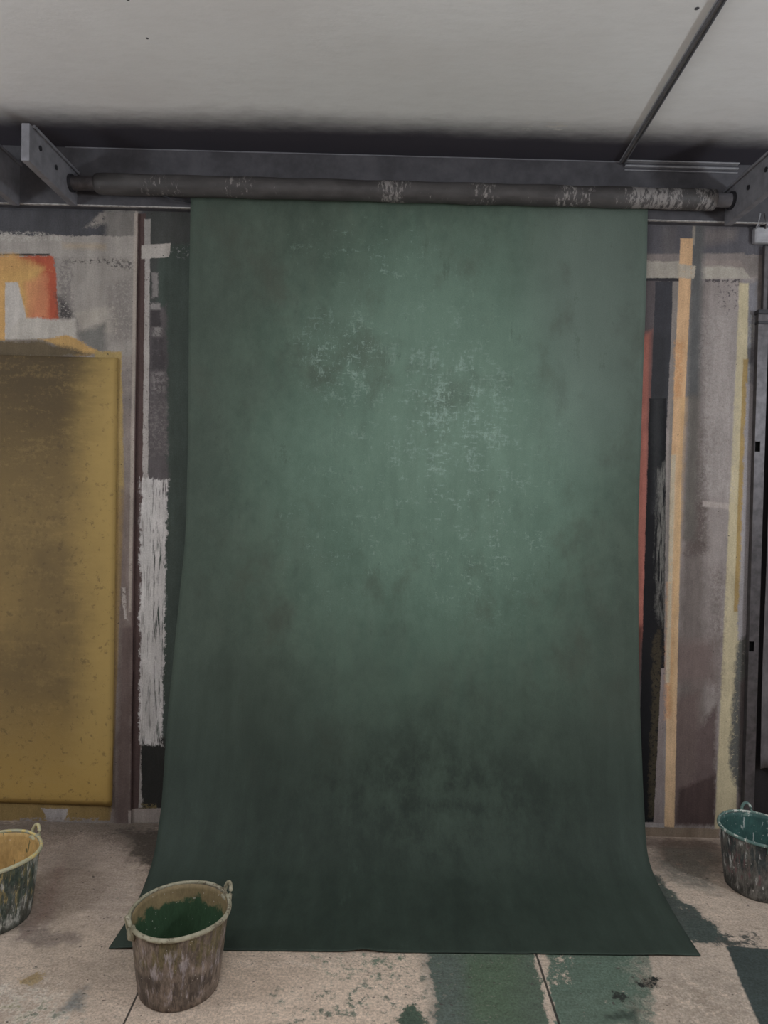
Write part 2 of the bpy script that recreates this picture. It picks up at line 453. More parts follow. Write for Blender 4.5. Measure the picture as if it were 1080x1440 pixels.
def make_floor_mat():
    nt = NT('paint stained concrete floor', rough=0.85, spec=0.2)
    oc = nt.coords('Object')
    sx = nt.n('ShaderNodeSeparateXYZ')
    nt.s(sx.inputs[0], oc)
    cx = nt.n('ShaderNodeCombineXYZ')
    nt.s(cx.inputs[0], sx.outputs[0])
    nt.s(cx.inputs[1], sx.outputs[1])
    cx.inputs[2].default_value = 1.0
    P = cx.outputs[0]
    edge = nt.math('ADD', nt.math('MULTIPLY', nt.noise(P, 8, 9, 0.78), .65), nt.math('MULTIPLY', nt.noise(P, 60, 5, 0.8), .35))
    cover = nt.noise(P, 26, 8, 0.72)
    blot = nt.noise(P, 3.2, 7, 0.65)
    base = nt.mix(nt.ramp(blot, .34, .66), col(146, 131, 117, LF), col(166, 149, 133, LF))
    w = Paint(nt, P, base, lambda x, y: tuple(atZ(x, y, 0)[:2]), cover, edge, LF)
    # dark zone at the wall base, left
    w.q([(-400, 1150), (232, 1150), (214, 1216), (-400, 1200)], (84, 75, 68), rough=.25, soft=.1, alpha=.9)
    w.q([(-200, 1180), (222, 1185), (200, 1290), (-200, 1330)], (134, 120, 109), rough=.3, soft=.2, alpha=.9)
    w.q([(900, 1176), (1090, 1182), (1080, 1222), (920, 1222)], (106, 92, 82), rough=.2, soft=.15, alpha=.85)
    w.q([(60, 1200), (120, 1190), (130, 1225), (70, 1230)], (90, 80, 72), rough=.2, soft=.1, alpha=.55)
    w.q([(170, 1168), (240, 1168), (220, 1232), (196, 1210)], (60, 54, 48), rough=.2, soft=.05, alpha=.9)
    w.q([(30, 1300), (112, 1316), (108, 1328), (36, 1330)], (112, 100, 92), rough=.16, soft=.03, alpha=.8)
    w.q([(60, 1262), (80, 1232), (74, 1285), (50, 1300)], (108, 84, 78), rough=.1, soft=.08, alpha=.6)  # soft shadow of the left bucket, painted into the floor colour
    # smears bottom left
    w.q([(-100, 1372), (90, 1392), (110, 1470), (-100, 1470)], (168, 158, 146), rough=.3, soft=.04, cover=.5)
    w.q([(98, 1398), (122, 1388), (112, 1418), (88, 1420)], (86, 92, 92), rough=.08, soft=.03, alpha=.8)
    w.q([(26, 1378), (54, 1371), (50, 1381), (30, 1385)], (132, 110, 66), rough=.14, soft=.01, alpha=.8)
    w.q([(-20, 1400), (90, 1405), (70, 1436), (-20, 1430)], (112, 108, 72), rough=.2, soft=.03, cover=.44, alpha=.7)
    w.q([(40, 1420), (120, 1400), (120, 1440), (40, 1450)], (96, 102, 94), rough=.2, soft=.02, cover=.42, alpha=.8)
    # pale scrape near the backdrop edge
    w.q([(325, 1352), (470, 1354), (470, 1360), (325, 1360)], (178, 166, 156), rough=.06, soft=.01, cover=.5)
    w.q([(300, 1344), (600, 1344), (600, 1480), (280, 1480)], (178, 158, 140), rough=.3, soft=.2, alpha=.8)  # broad soft paler area across the front of the floor
    # green splatter left of the green block
    w.q([(440, 1344), (580, 1344), (560, 1378), (455, 1374)], (92, 104, 88), rough=.22, soft=.02, cover=.45)
    w.q([(440, 1395), (520, 1385), (500, 1420), (430, 1420)], (88, 100, 86), rough=.2, soft=.02, cover=.44)
    w.q([(380, 1400), (600, 1360), (620, 1470), (400, 1470)], (96, 100, 88), rough=.3, soft=.03, cover=.42)
    w.q([(556, 1432), (582, 1412), (602, 1440), (560, 1470)], (62, 76, 64), rough=.1, soft=.008)
    # green blocks in front
    w.q([(602, 1335), (752, 1335), (778, 1480), (620, 1480)], (72, 84, 72), rough=.06, soft=.006, cover=.74)
    w.q([(640, 1345), (730, 1345), (740, 1440), (650, 1440)], (70, 88, 66), rough=.2, soft=.1, alpha=.6)
    w.q([(600, 1340), (650, 1340), (664, 1480), (612, 1480)], (76, 84, 80), rough=.1, soft=.05, alpha=.7, cover=.62)
    w.q([(766, 1335), (912, 1335), (922, 1412), (788, 1480)], (76, 92, 80), rough=.06, soft=.006, cover=.66)
    w.q([(790, 1400), (918, 1380), (910, 1480), (800, 1480)], (78, 93, 81), rough=.12, soft=.01, cover=.62)
    w.q([(750, 1345), (790, 1345), (800, 1380), (762, 1380)], (158, 142, 126), rough=.12, soft=.01, cover=.46)
    w.q([(915, 1350), (1100, 1350), (1100, 1480), (930, 1480)], (140, 128, 116), rough=.3, soft=.2, cover=.56, alpha=.8)
    w.q([(864, 1394), (886, 1392), (884, 1404), (864, 1403)], (42, 46, 42), rough=.16, soft=.008)
    w.q([(896, 1384), (914, 1382), (912, 1392), (900, 1392)], (34, 36, 34), rough=.16, soft=.008)
    w.q([(850, 1425), (892, 1422), (890, 1434), (852, 1434)], (54, 64, 56), rough=.08, soft=.02)
    w.q([(925, 1378), (1030, 1372), (1040, 1440), (930, 1440)], (136, 122, 108), rough=.2, soft=.1, cover=.5)
    # green splashes right of the backdrop
    w.q([(905, 1225), (930, 1232), (975, 1290), (930, 1290)], (66, 72, 66), rough=.1, soft=.02, cover=.62)
    w.q([(935, 1262), (975, 1272), (1010, 1325), (940, 1320)], (62, 68, 64), rough=.1, soft=.015, cover=.66)
    w.q([(960, 1295), (1000, 1292), (1028, 1326), (970, 1322)], (58, 66, 62), rough=.1, soft=.01)
    w.q([(1005, 1312), (1070, 1316), (1064, 1336), (1012, 1328)], (66, 66, 62), rough=.14, soft=.01, cover=.5)
    w.q([(920, 1186), (1000, 1190), (1000, 1250), (935, 1240)], (94, 92, 84), rough=.2, soft=.08, cover=.6, alpha=.75)
    w.q([(905, 1178), (1010, 1182), (1010, 1194), (905, 1190)], (96, 82, 74), rough=.1, soft=.05, alpha=.8)
    w.q([(1020, 1330), (1300, 1350), (1300, 1520), (1080, 1470)], (52, 60, 58), rough=.02, soft=.006)
    # fine pitting, dark flecks
    pit = nt.noise(P, 120, 4, 0.7)
    c = nt.mix(.55, w.c, nt.mix(nt.ramp(pit, .35, .65), (.5, .49, .48, 1), (1.16, 1.16, 1.16, 1)), 'MULTIPLY')
    g2 = nt.noise(nt.mapv(P, (1, 2.2, 1)), 14, 8, 0.75)
    c = nt.mix(.5, c, nt.mix(nt.ramp(g2, .32, .66), (.66, .63, .61, 1), (1.1, 1.1, 1.1, 1)), 'MULTIPLY')
    fl = nt.noise(nt.mapv(P, (1, 1.5, 1), (7, 1, 0)), 34, 3, 0.6)
    c = nt.mix(nt.ramp(fl, .655, .70, 0, .8), c, col(62, 56, 52, LF))
    fl2 = nt.noise(nt.mapv(P, (1, 1.4, 1), (2, 9, 0)), 60, 3, 0.6)
    zone = nt.noise(P, 2.0, 3, .5)
    c = nt.mix(nt.math('MULTIPLY', nt.ramp(fl2, .6, .66, 0, .7), nt.ramp(zone, .48, .6)), c, col(96, 94, 84, LF))
    # slab joints (lines through photo points)
    def joint(c, a, b, wd=.005):
        p0, p1 = Vector(atZ(*a, 0)[:2]), Vector(atZ(*b, 0)[:2])
        dr = (p1 - p0).normalized()
        nx, ny = -dr.y, dr.x
        nd = nt.n('ShaderNodeVectorMath', operation='DOT_PRODUCT')
        nt.s(nd.inputs[0], P)
        nd.inputs[1].default_value = (nx, ny, -(nx * p0.x + ny * p0.y))
        dd = nt.math('ADD', nd.outputs['Value'], nt.math('MULTIPLY', nt.math('SUBTRACT', edge, .5), .008))
        dd = nt.math('ABSOLUTE', dd)
        return nt.mix(nt.ramp(dd, wd * .5, wd, .92, 0), c, col(34, 32, 30, LF))
    c = joint(c, (755, 1345), (786, 1440))
    c = joint(c, (196, 1392), (174, 1440), .004)
    nt.color(c)
    h = nt.math('ADD', nt.math('MULTIPLY', cover, .5), nt.math('MULTIPLY', pit, .6))
    nt.bump(h, .6, .006)
    return nt.m


M_FLOOR = make_floor_mat()


# ------------------------------------------------------------------ ceiling
LC = 0.40


def make_ceiling_mat():
    nt = NT('ceiling plaster with dark overspray', rough=0.8, spec=0.2)
    oc = nt.coords('Object')
    sx = nt.n('ShaderNodeSeparateXYZ')
    nt.s(sx.inputs[0], oc)
    y = sx.outputs[1]
    big = nt.noise(nt.mapv(oc, (.9, 1.2, 1)), 1.3, 3, .5)
    med = nt.noise(nt.mapv(oc, (1.5, 4, 1)), 8, 6, .65)
    base = nt.mix(nt.ramp(big, .35, .65), (.76, .75, .745, 1), (.82, .82, .82, 1))
    base = nt.mix(nt.ramp(med, .4, .7, 0, .25), base, (.68, .67, .66, 1))
    # overspray band: y position of the edge measured on the photo
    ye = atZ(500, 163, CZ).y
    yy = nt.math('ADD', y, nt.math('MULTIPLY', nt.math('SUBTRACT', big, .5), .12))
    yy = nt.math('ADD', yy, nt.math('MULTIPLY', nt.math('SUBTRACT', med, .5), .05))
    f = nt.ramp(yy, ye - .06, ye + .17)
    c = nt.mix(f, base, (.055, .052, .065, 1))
    # chipped flecks
    chip = nt.noise(nt.mapv(oc, (8, 26, 1)), 1.6, 4, .7)
    a = atZ(770, 178, CZ)
    dx = nt.math('ABSOLUTE', nt.math('SUBTRACT', sx.outputs[0], a.x))
    dy = nt.math('ABSOLUTE', nt.math('SUBTRACT', y, a.y))
    near = nt.math('MULTIPLY', nt.ramp(dx, .06, .12, 1, 0), nt.ramp(dy, .01, .05, 1, 0))
    c = nt.mix(nt.math('MULTIPLY', nt.ramp(chip, .52, .56), near), c, (.6, .58, .55, 1))
    for (px, py, r) in ((980, 12, .009), (207, 54, .006), (180, 0, .006)):
        p = atZ(px, py, CZ)
        vd = nt.n('ShaderNodeVectorMath', operation='DISTANCE')
        nt.s(vd.inputs[0], oc)
        vd.inputs[1].default_value = p
        c = nt.mix(nt.ramp(vd.outputs['Value'], r * .6, r, 1, 0), c, (.08, .08, .09, 1))
    nt.color(c)
    nt.bump(nt.math('ADD', nt.math('MULTIPLY', med, .6), nt.math('MULTIPLY', nt.noise(oc, 60, 4, .6), .25)), .25, .006)
    return nt.m


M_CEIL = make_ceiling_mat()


def simple_mat(name, c, rough=.6, var=.3, scale=20, bump=.15, spec=.3, metal=0):
    nt = NT(name, rough, spec)
    oc = nt.coords('Object')
    n1 = nt.noise(oc, scale, 6, .65)
    d_ = tuple(v * (1 - var) for v in c[:3]) + (1,)
    l_ = tuple(min(.95, v * (1 + var)) for v in c[:3]) + (1,)
    nt.color(nt.mix(nt.ramp(n1, .3, .7), d_, l_))
    nt.b.inputs['Metallic'].default_value = metal
    if bump: nt.bump(n1, bump, .004)
    return nt.m


def make_dark_scuffed(name, base, light, scx, amount, spots=()):
    """dark paint with pale scratched patches"""
    nt = NT(name, .55, .35)
    oc = nt.coords('Object')
    n1 = nt.noise(nt.mapv(oc, (3, 8, 8)), 2, 5, .6)
    c = nt.mix(nt.ramp(n1, .3, .7), tuple(v * .75 for v in base) + (1,), tuple(v * 1.3 for v in base) + (1,))
    fine = nt.noise(nt.mapv(oc, scx), 1.0, 7, .75)
    sx = nt.n('ShaderNodeSeparateXYZ')
    nt.s(sx.inputs[0], oc)
    m = None
    for (x, hw, st) in spots:
        dx = nt.math('ABSOLUTE', nt.math('SUBTRACT', sx.outputs[0], x))
        k = nt.ramp(dx, hw * .3, hw, st, 0)
        m = k if m is None else nt.math('MAXIMUM', m, k)
    thr = nt.math('SUBTRACT', amount, nt.math('MULTIPLY', m, .16)) if m is not None else amount
    f = nt.math('MULTIPLY', nt.math('SUBTRACT', fine, thr), 14, clamp=True)
    c = nt.mix(nt.math('MULTIPLY', f, .75), c, tuple(light) + (1,))
    nt.color(c)
    nt.bump(fine, .15, .003)
    return nt.m


M_BEAM = simple_mat('charcoal painted beam', (.085, .083, .092), .5, .25, 9, .15)
M_LEDGE = simple_mat('worn pale edge', (.42, .40, .39), .7, .35, 70, .2)
M_BRACK = simple_mat('grey painted timber', (.20, .20, .22), .55, .2, 14, .2)
M_BRACK2 = simple_mat('dark bolt', (.03, .03, .035), .5, .2, 30, 0)
M_RAIL = simple_mat('dark grey rail', (.11, .11, .12), .45, .15, 30, .05)
M_RAILL = simple_mat('pale trim', (.30, .30, .32), .6, .15, 30, .05)
M_STEEL = simple_mat('dull steel', (.085, .078, .082), .45, .3, 25, .1, .4, .4)
M_ROOM = simple_mat('room wall plaster', (.48, .46, .44), .85, .12, 3, .1)

tx = lambda px: atY(px, 275, 2.99).x
M_TUBE = make_dark_scuffed('dark scuffed roller', (.062, .058, .058), (.30, .28, .27), (60, 22, 22), .64,
                           [(tx(535), .10, 1), (tx(660), .09, .75), (tx(790), .12, .8), (tx(900), .2, 1.25), (tx(980), .12, 1.1),
                            (tx(210), .12, .6), (tx(320), .1, .6)])

# ------------------------------------------------------------------ room shell
LX, RX, FY = -3.2, 3.2, -2.6


def plane_obj(name, vs, mat):
    bm = bmesh.new()
    bm.faces.new([bm.verts.new(v) for v in vs])
    o = link(name, bm, mat)
    tag(o, kind='structure')
    return o


def slab(name, b, mat):
    bm = bmesh.new()
    add_box(bm, *b)
    o = link(name, bm, mat)
    return tag(o, kind='structure')


slab('floor', (LX - .1, RX + .1, FY - .1, WY + .1, -.1, 0), M_FLOOR)
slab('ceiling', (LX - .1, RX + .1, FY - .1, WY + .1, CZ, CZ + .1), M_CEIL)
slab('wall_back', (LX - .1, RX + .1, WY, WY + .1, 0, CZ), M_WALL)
slab('wall_left', (LX - .1, LX, FY, WY, 0, CZ), M_ROOM)
slab('wall_right', (RX, RX + .1, FY, WY, 0, CZ), M_ROOM)
slab('wall_front', (LX, RX, FY - .1, FY, 0, CZ), M_ROOM)

zb = atY(540, 300, BY).z
o = slab('trim_1', (LX, RX, BY, WY, zb, CZ), M_BEAM)
o['label'] = 'charcoal painted beam across the top of the wall'
# pale chipped edge along the underside of the beam
bm = bmesh.new()
xs = [LX + i * .05 for i in range(int((RX - LX) / .05))]
add_box(bm, LX, RX, BY - .003, BY + .01, zb - .001, zb + .003)
tag(link('trim_2', bm, M_LEDGE), 'worn pale strip along the lower edge of the beam', kind='structure')

# stepped moulding in the corner, right of the ceiling rail
xa = atY(878, 232, BY).x
for i, (za, zc, ya) in enumerate(((CZ - .006, CZ, .022), (CZ - .026, CZ - .018, .014), (CZ - .040, CZ - .036, .008))):
    bm = bmesh.new()
    add_box(bm, xa, 1.52, BY - ya, BY, za, zc)
    tag(link('trim_%d' % (3 + i), bm, (M_RAILL if i != 1 else M_RAILL), bevel=.002), kind='structure')
# thin pale line on the beam top to the left
bm = bmesh.new()
add_box(bm, -1.45, xa, BY - .003, BY, CZ - .004, CZ)
tag(link('trim_6', bm, M_BRACK), kind='structure')

# raised board on the left half of the wall (its edge shows as a vertical seam)
e0 = atY(194, 300, WY - .012)
e1 = atY(185, 1140, WY - .012)
bm = bmesh.new()
zt, zl = e0.z - .0, .0
pts = [(LX, zt), (e0.x, zt), (e1.x - .002, zl), (LX, zl)]
fv = [bm.verts.new((x, WY - .012, z)) for x, z in pts]
bv = [bm.verts.new((x, WY, z)) for x, z in pts]
bm.faces.new(fv)
for i in range(4):
    bm.faces.new((fv[i], bv[i], bv[(i + 1) % 4], fv[(i + 1) % 4]))
bmesh.ops.recalc_face_normals(bm, faces=bm.faces)
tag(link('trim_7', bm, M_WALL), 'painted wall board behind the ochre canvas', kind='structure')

# ------------------------------------------------------------------ ceiling rail
ra = atZ(1012, -60, CZ - .012)
ra = atZ(1053, -60, CZ - .012)
rb = atZ(874, 232, CZ - .012)
dirr = (rb - ra)
dirr.z = 0
ln = dirr.length
root = empty('ceiling_rail', (ra.x, ra.y, CZ), math.atan2(dirr.y, dirr.x))
tag(root, 'thin dark metal rail fixed diagonally to the ceiling at the upper right', 'rail')
bm = bmesh.new()
add_box(bm, -.3, ln, -.013, .013, -.007, 0)
link('base_plate', bm, M_RAILL, root, bevel=.001)
bm = bmesh.new()
add_box(bm, -.3, ln, -.011, -.006, -.016, -.007)
add_box(bm, -.3, ln, .005, .011, -.014, -.007)
link('channel', bm, M_RAIL, root, bevel=.001)
bm = bmesh.new()
add_box(bm, ln, ln + .02, -.013, .013, -.03, 0)
link('end_cap', bm, M_BRACK2, root, bevel=.002)

# ------------------------------------------------------------------ brackets for the roller
RY, RZ = 2.985, 0
RZ = atY(540, 269, RY).z


def bracket(x_in, sgn, label, zlo, zhi, yf=2.645, th=.032, name='roller_bracket'):
    """upright board sticking out from the beam; x_in = inner face, sgn = outward direction"""
    root = empty(name, (x_in, BY, zlo))
    tag(root, label, 'bracket')
    h = zhi - zlo
    bm = bmesh.new()
    x0, x1 = sorted((0, sgn * th))
    prof = [(0, h), (yf - BY, h - .004), (yf - BY, .004), (-.02, 0), (0, 0.002)]
    a = [bm.verts.new((x0, y, z)) for y, z in prof]
    b = [bm.verts.new((x1, y, z)) for y, z in prof]
    bm.faces.new(a)
    bm.faces.new(list(reversed(b)))
    for i in range(len(prof)):
        j = (i + 1) % len(prof)
        bm.faces.new((a[j], a[i], b[i], b[j]))
    bmesh.ops.recalc_face_normals(bm, faces=bm.faces)
    link('board', bm, M_BRACK, root, bevel=.003)
    for (yy, zz) in ((-.33, h * .60), (-.2, h * .52)):
        bm = bmesh.new()
        add_tube(bm, [(-sgn * .004, yy, zz), (sgn * (.008), yy, zz)], .010, 14)
        link('bolt', bm, M_BRACK2, root, smooth=False)
    # top strip (rebate along the upper edge)
    bm = bmesh.new()
    s0, s1 = sorted((-sgn * .010, 0))
    add_box(bm, s0, s1, yf - BY + .02, 0, h - .012, h)
    link('top_strip', bm, M_BRACK, root, bevel=.002)
    return root


xl = atY(109, 275, BY).x
xr = atY(1019, 290, BY).x
zl0, zl1 = 2.775, 2.925
bracket(xl, -1, 'grey timber bracket holding the left end of the long roller', zl0, zl1)
bracket(xr, 1, 'grey timber bracket holding the right end of the long roller', zl0 - .01, zl1 - .005, yf=2.6)
xl2 = atY(28, 285, BY).x
bracket(xl2, -1, 'grey timber bracket at the far left edge, left of the one holding the roller', zl0 - .005, zl1 + .03, yf=2.6)

# ------------------------------------------------------------------ roller
xt0, xt1 = atY(134, 266, RY).x, atY(1004, 284, RY).x
root = empty('backdrop_roller', ((xt0 + xt1) / 2, RY, RZ))
tag(root, 'long dark scuffed roller tube spanning the wall under the beam above the green backdrop', 'roller')
rcx = (xt0 + xt1) / 2
bm = bmesh.new()
N = 60
pts = [(xt0 - rcx + (xt1 - xt0) * i / N, 0, 0) for i in range(N + 1)]
rr = [.043 + .0015 * math.sin(i * .9) for i in range(N + 1)]
rr[0] = .030
add_tube(bm, [pts[0], (pts[0][0] + .012, 0, 0)] + pts[1:], [.034, .042] + rr[1:], 36)
tb = link('tube', bm, M_TUBE, root, smooth=True)
for s, xe, xo in ((-1, xt0 - rcx, xl - rcx), (1, xt1 - rcx, xr - rcx)):
    bm = bmesh.new()
    add_tube(bm, [(xe - s * .03, 0, 0), (xo - s * .001, 0, 0)], .029, 24)
    link('spindle', bm, M_STEEL if s < 0 else M_BRACK, root, smooth=False, bevel=.002)
    bm = bmesh.new()
    add_tube(bm, [(xo - s * .012, 0, 0), (xo - s * .001, 0, 0)], .037, 24)
    link('collar', bm, M_BRACK2, root, smooth=False)

# short cord under the tube near the left corner of the backdrop
p0, p1 = atY(226, 276, RY - .02), atY(268, 285, RY + .045)
bm = bmesh.new()
mid = (p0 + p1) / 2 - Vector((0, 0, .006))
p0 = Vector((p0.x, RY, RZ - .043))
add_tube(bm, [p0, (p0 + p1) / 2 - Vector((0, 0, .004)), p1], .0025, 8)
tag(link('cord', bm, M_BRACK2, smooth=True), 'short thin dark cord under the roller at the top left corner of the green backdrop', 'cord')

# ------------------------------------------------------------------ green backdrop
prof_ctrl = [(3.034, RZ + .0), (3.036, 2.55), (3.036, 2.1), (3.030, 1.6), (3.018, 1.2), (2.996, .85), (2.955, .55), (2.885, .31),
             (2.79, .145), (2.68, .055), (2.55, .018), (2.42, .007), (None, .004)]
left_tab = [(200, 268), (285, 268), (420, 267), (600, 266), (700, 264), (760, 262), (800, 258), (900, 248), (1000, 238), (1130, 228),
            (1200, 218), (1250, 202), (1290, 182), (1338, 150), (1400, 112)]
right_tab = [(200, 912), (292, 911), (400, 908), (500, 904), (600, 901), (750, 896), (900, 897), (1000, 899), (1100, 903), (1200, 909),
             (1230, 918), (1262, 935), (1300, 956), (1345, 986), (1400, 1022)]


def tab(t, y):
    for (a, va), (b, vb) in zip(t, t[1:]):
        if y <= b:
            return va + (vb - va) * max(0, (y - a) / (b - a))
    return t[-1][1]


def smooth_tab(t, y):
    return sum(tab(t, y + k * 14) * w for k, w in ((-2, .1), (-1, .2), (0, .4), (1, .2), (2, .1)))


yendL = atZ(152, 1336, 0).y
yendR = atZ(985, 1346, 0).y
prof_ctrl[-1] = ((yendL + yendR) / 2, .004)


def catmull(P, n):
    P = [Vector((a, b)) for a, b in P]
    out = []
    for i in range(len(P) - 1):
        p0, p1, p2, p3 = P[max(i - 1, 0)], P[i], P[i + 1], P[min(i + 2, len(P) - 1)]
        k = max(3, int((p2 - p1).length / .02))
        for j in range(k):
            t = j / k
            out.append(.5 * ((2 * p1) + (p2 - p0) * t + (2 * p0 - 5 * p1 + 4 * p2 - p3) * t * t + (3 * p1 - p0 - 3 * p2 + p3) * t ** 3))
    out.append(P[-1])
    return out


rows = catmull(prof_ctrl, 0)
BD_TOP = prof_ctrl[0][1]


def make_backdrop_mat():
    nt = NT('hand painted green canvas', .72, .22)
    uv = nt.coords('UV')
    sx = nt.n('ShaderNodeSeparateXYZ')
    nt.s(sx.inputs[0], uv)
    cxn = nt.n('ShaderNodeCombineXYZ')
    nt.s(cxn.inputs[0], sx.outputs[0])
    nt.s(cxn.inputs[1], sx.outputs[1])
    cxn.inputs[2].default_value = 1.0
    P = cxn.outputs[0]
    u, v = sx.outputs[0], sx.outputs[1]
    LB = .74
    warp = nt.noise(P, 1.7, 5, .6)
    med = nt.math('ADD', nt.math('MULTIPLY', nt.noise(nt.mapv(P, (1, .6, 1)), 5.0, 10, .72), .6), nt.math('MULTIPLY', nt.noise(nt.mapv(P, (1, .7, 1)), 15.0, 8, .75), .4))
    vst = nt.noise(nt.mapv(P, (14, 2.2, 1)), 1, 6, .65)
    hst = nt.math('MAXIMUM', nt.noise(nt.mapv(P, (16, 60, 1)), 1, 8, .8), nt.noise(nt.mapv(P, (60, 16, 1), (4, 2, 0)), 1, 8, .8))
    fine = nt.math('ADD', nt.math('MULTIPLY', nt.noise(P, 11, 4, .7), .5), nt.math('MULTIPLY', nt.noise(nt.mapv(P, (1, 1, 1)), 60, 6, .8), .5))
    weave = nt.noise(nt.mapv(P, (160, 420, 1)), 1, 2, .5)
    c = nt.mix(nt.ramp(med, .3, .7), col(60, 71, 63, LB, .04), col(76, 88, 78, LB, .04))

    def blob(cpx, cpy, rx, ry, inner=.35, outer=1.05, k=.55):
        p = atY(cpx, cpy, 3.02)
        du = nt.math('DIVIDE', nt.math('SUBTRACT', u, p.x), rx)
        dv = nt.math('DIVIDE', nt.math('SUBTRACT', v, BD_TOP - p.z), ry)
        r = nt.math('SQRT', nt.math('ADD', nt.math('MULTIPLY', du, du), nt.math('MULTIPLY', dv, dv)))
        nn = nt.math('ADD', nt.math('MULTIPLY', nt.math('SUBTRACT', warp, .5), k), nt.math('MULTIPLY', nt.math('SUBTRACT', vst, .5), k * .8))
        r = nt.math('ADD', r, nn)
        return nt.ramp(r, inner, outer, 1, 0)

    # painted light centre, hand-dabbed
    f = blob(610, 660, 1.05, 1.35, .25, 1.12)
    c = nt.mix(f, c, nt.mix(nt.ramp(med, .32, .68), col(82, 105, 92, LB, .04), col(98, 122, 108, LB, .04)))
    f = blob(640, 580, .70, .9, .15, 1.1)
    c = nt.mix(nt.math('MULTIPLY', f, .6), c, col(108, 132, 118, LB, .04))
    # greyer glaze upper right
    f = blob(850, 420, .45, .9, .2, 1.1)
    c = nt.mix(nt.math('MULTIPLY', f, .6), c, col(98, 110, 103, LB, .04))
    # brownish thin patches
    f = nt.math('MULTIPLY', nt.ramp(nt.noise(nt.mapv(P, (1, .7, 1), (5, 2, 0)), 3.0, 6, .65), .5, .68), .45)
    c = nt.mix(f, c, col(66, 68, 60, LB, .04))
    # dark lower glaze with ragged upper border
    vb = nt.math('ADD', v, nt.math('MULTIPLY', nt.math('SUBTRACT', warp, .5), .7))
    vb = nt.math('ADD', vb, nt.math('MULTIPLY', nt.math('SUBTRACT', med, .5), .5))
    f = nt.ramp(vb, 1.9, 2.65, 0, .94)
    c = nt.mix(f, c, nt.mix(nt.ramp(med, .3, .7), col(39, 48, 42, LB, .04), col(49, 59, 52, LB, .04)))
    f = nt.math('MULTIPLY', blob(620, 1050, .7, .55, .1, 1.1), nt.ramp(med, .4, .62, 0, .55))
    c = nt.mix(f, c, col(72, 88, 76, LB, .04))
    # darker side borders
    au = nt.math('ABSOLUTE', nt.math('SUBTRACT', u, .16))
    au = nt.math('ADD', au, nt.math('MULTIPLY', nt.math('SUBTRACT', vst, .5), .35))
    c = nt.mix(nt.ramp(au, .6, 1.15, 0, .4), c, col(60, 70, 64, LB, .04))
    # dry-brush crackle of lighter pigment
    for (cpx, cpy, rx, ry, thr, st) in ((620, 620, .6, .8, .54, .7), (480, 500, .26, .28, .525, .7), (640, 580, .30, .40, .515, .85),
                                       (680, 760, .35, .45, .54, .55), (520, 350, .5, .2, .55, .5), (470, 760, .35, .4, .55, .5)):
        f = blob(cpx, cpy, rx, ry, .2, 1.1)
        k = nt.math('MULTIPLY', nt.math('ADD', fine, hst), .5)
        kk = nt.ramp(k, thr, thr + .05, 0, st)
        c = nt.mix(nt.math('MULTIPLY', f, kk), c, col(130, 152, 142, LB, .04))
    dk = nt.ramp(nt.math('MULTIPLY', nt.math('ADD', fine, vst), .5), .56, .62, 0, .35)
    c = nt.mix(dk, c, col(58, 70, 62, LB, .04))
    c = nt.mix(.35, c, nt.mix(nt.ramp(vst, .3, .7), (.72, .72, .72, 1), (1.2, 1.2, 1.2, 1)), 'MULTIPLY')
    c = nt.mix(.35, c, nt.mix(nt.ramp(weave, .3, .7), (.75, .75, .75, 1), (1.15, 1.15, 1.15, 1)), 'MULTIPLY')
    # darker patch at the lower right corner on the floor
    nt.color(c)
    h = nt.math('ADD', nt.math('MULTIPLY', weave, .4), nt.math('MULTIPLY', fine, .5))
    nt.bump(h, .25, .002)
    return nt.m


M_BACKDROP = make_backdrop_mat()

bm = bmesh.new()
uvl = bm.loops.layers.uv.new('UVMap')
NU = 90
grid = []
vlen = 0
prev = None
uvs = {}
for ri, (Y, z) in enumerate(rows):
    if prev is not None:
        vlen += (Vector((Y, z)) - prev).length
    prev = Vector((Y, z))
    t = ri / (len(rows) - 1)
    fl = max(0, min(1, (.3 - z) / .3))
    # edge positions
    def edge(tb_, x_guess, Yt):
        x = x_guess
        for _ in range(3):
            px, py = proj((x, Yt, z))
            x = atY(smooth_tab(tb_, py), py, Yt).x
        return x
    s_end = max(0.0, (2.9 - Y) / (2.9 - rows[-1][0]))
    YL = Y + (yendL - rows[-1][0]) * s_end
    YR = Y + (yendR - rows[-1][0]) * s_end
    XL, XR = edge(left_tab, -1, YL), edge(right_tab, 1, YR)
    line = []
    for k in range(NU + 1):
        a = k / NU
        x = XL + (XR - XL) * a
        yy = YL + (YR - YL) * a
        zz = z
        hang = max(0, min(1, (BD_TOP - z) / .5)) * max(0, min(1, (z - .02) / .4))
        # soft standing waves in the hanging cloth, a curl at both edges
        w_ = .004 * math.sin(x * 5.1 + z * .7) + .003 * math.sin(x * 11 + z * 1.9 + 1)
        w_ += .006 * mnoise.noise(Vector((x * 1.5, z * 1.2, 0)))
        yy += w_ * hang
        ed = math.exp(-(a / .035) ** 2) + .6 * math.exp(-((1 - a) / .03) ** 2)
        yy -= .018 * ed * hang
        # small lifts along the front hem
        if z < .03:
            endk = max(0, 1 - (yy - rows[-1][0]) / .07)
            for (cpx, wd, hh) in ((512, .05, .010), (752, .02, .004), (200, .09, .006), (930, .08, .005)):
                hx = atZ(cpx, 1342, 0).x
                zz += hh * endk * math.exp(-((x - hx) / wd) ** 2)
            zz += .0015 * (1 + mnoise.noise(Vector((x * 6, yy * 6, 3))))
        vert = bm.verts.new((x, yy, zz))
        uvs[vert] = (x * (1 if z > .4 else 1), vlen)
        line.append(vert)
    grid.append(line)
for a, b in zip(grid, grid[1:]):
    for k in range(NU):
        f = bm.faces.new((a[k], b[k], b[k + 1], a[k + 1]))
        for lp in f.loops:
            lp[uvl].uv = uvs[lp.vert]
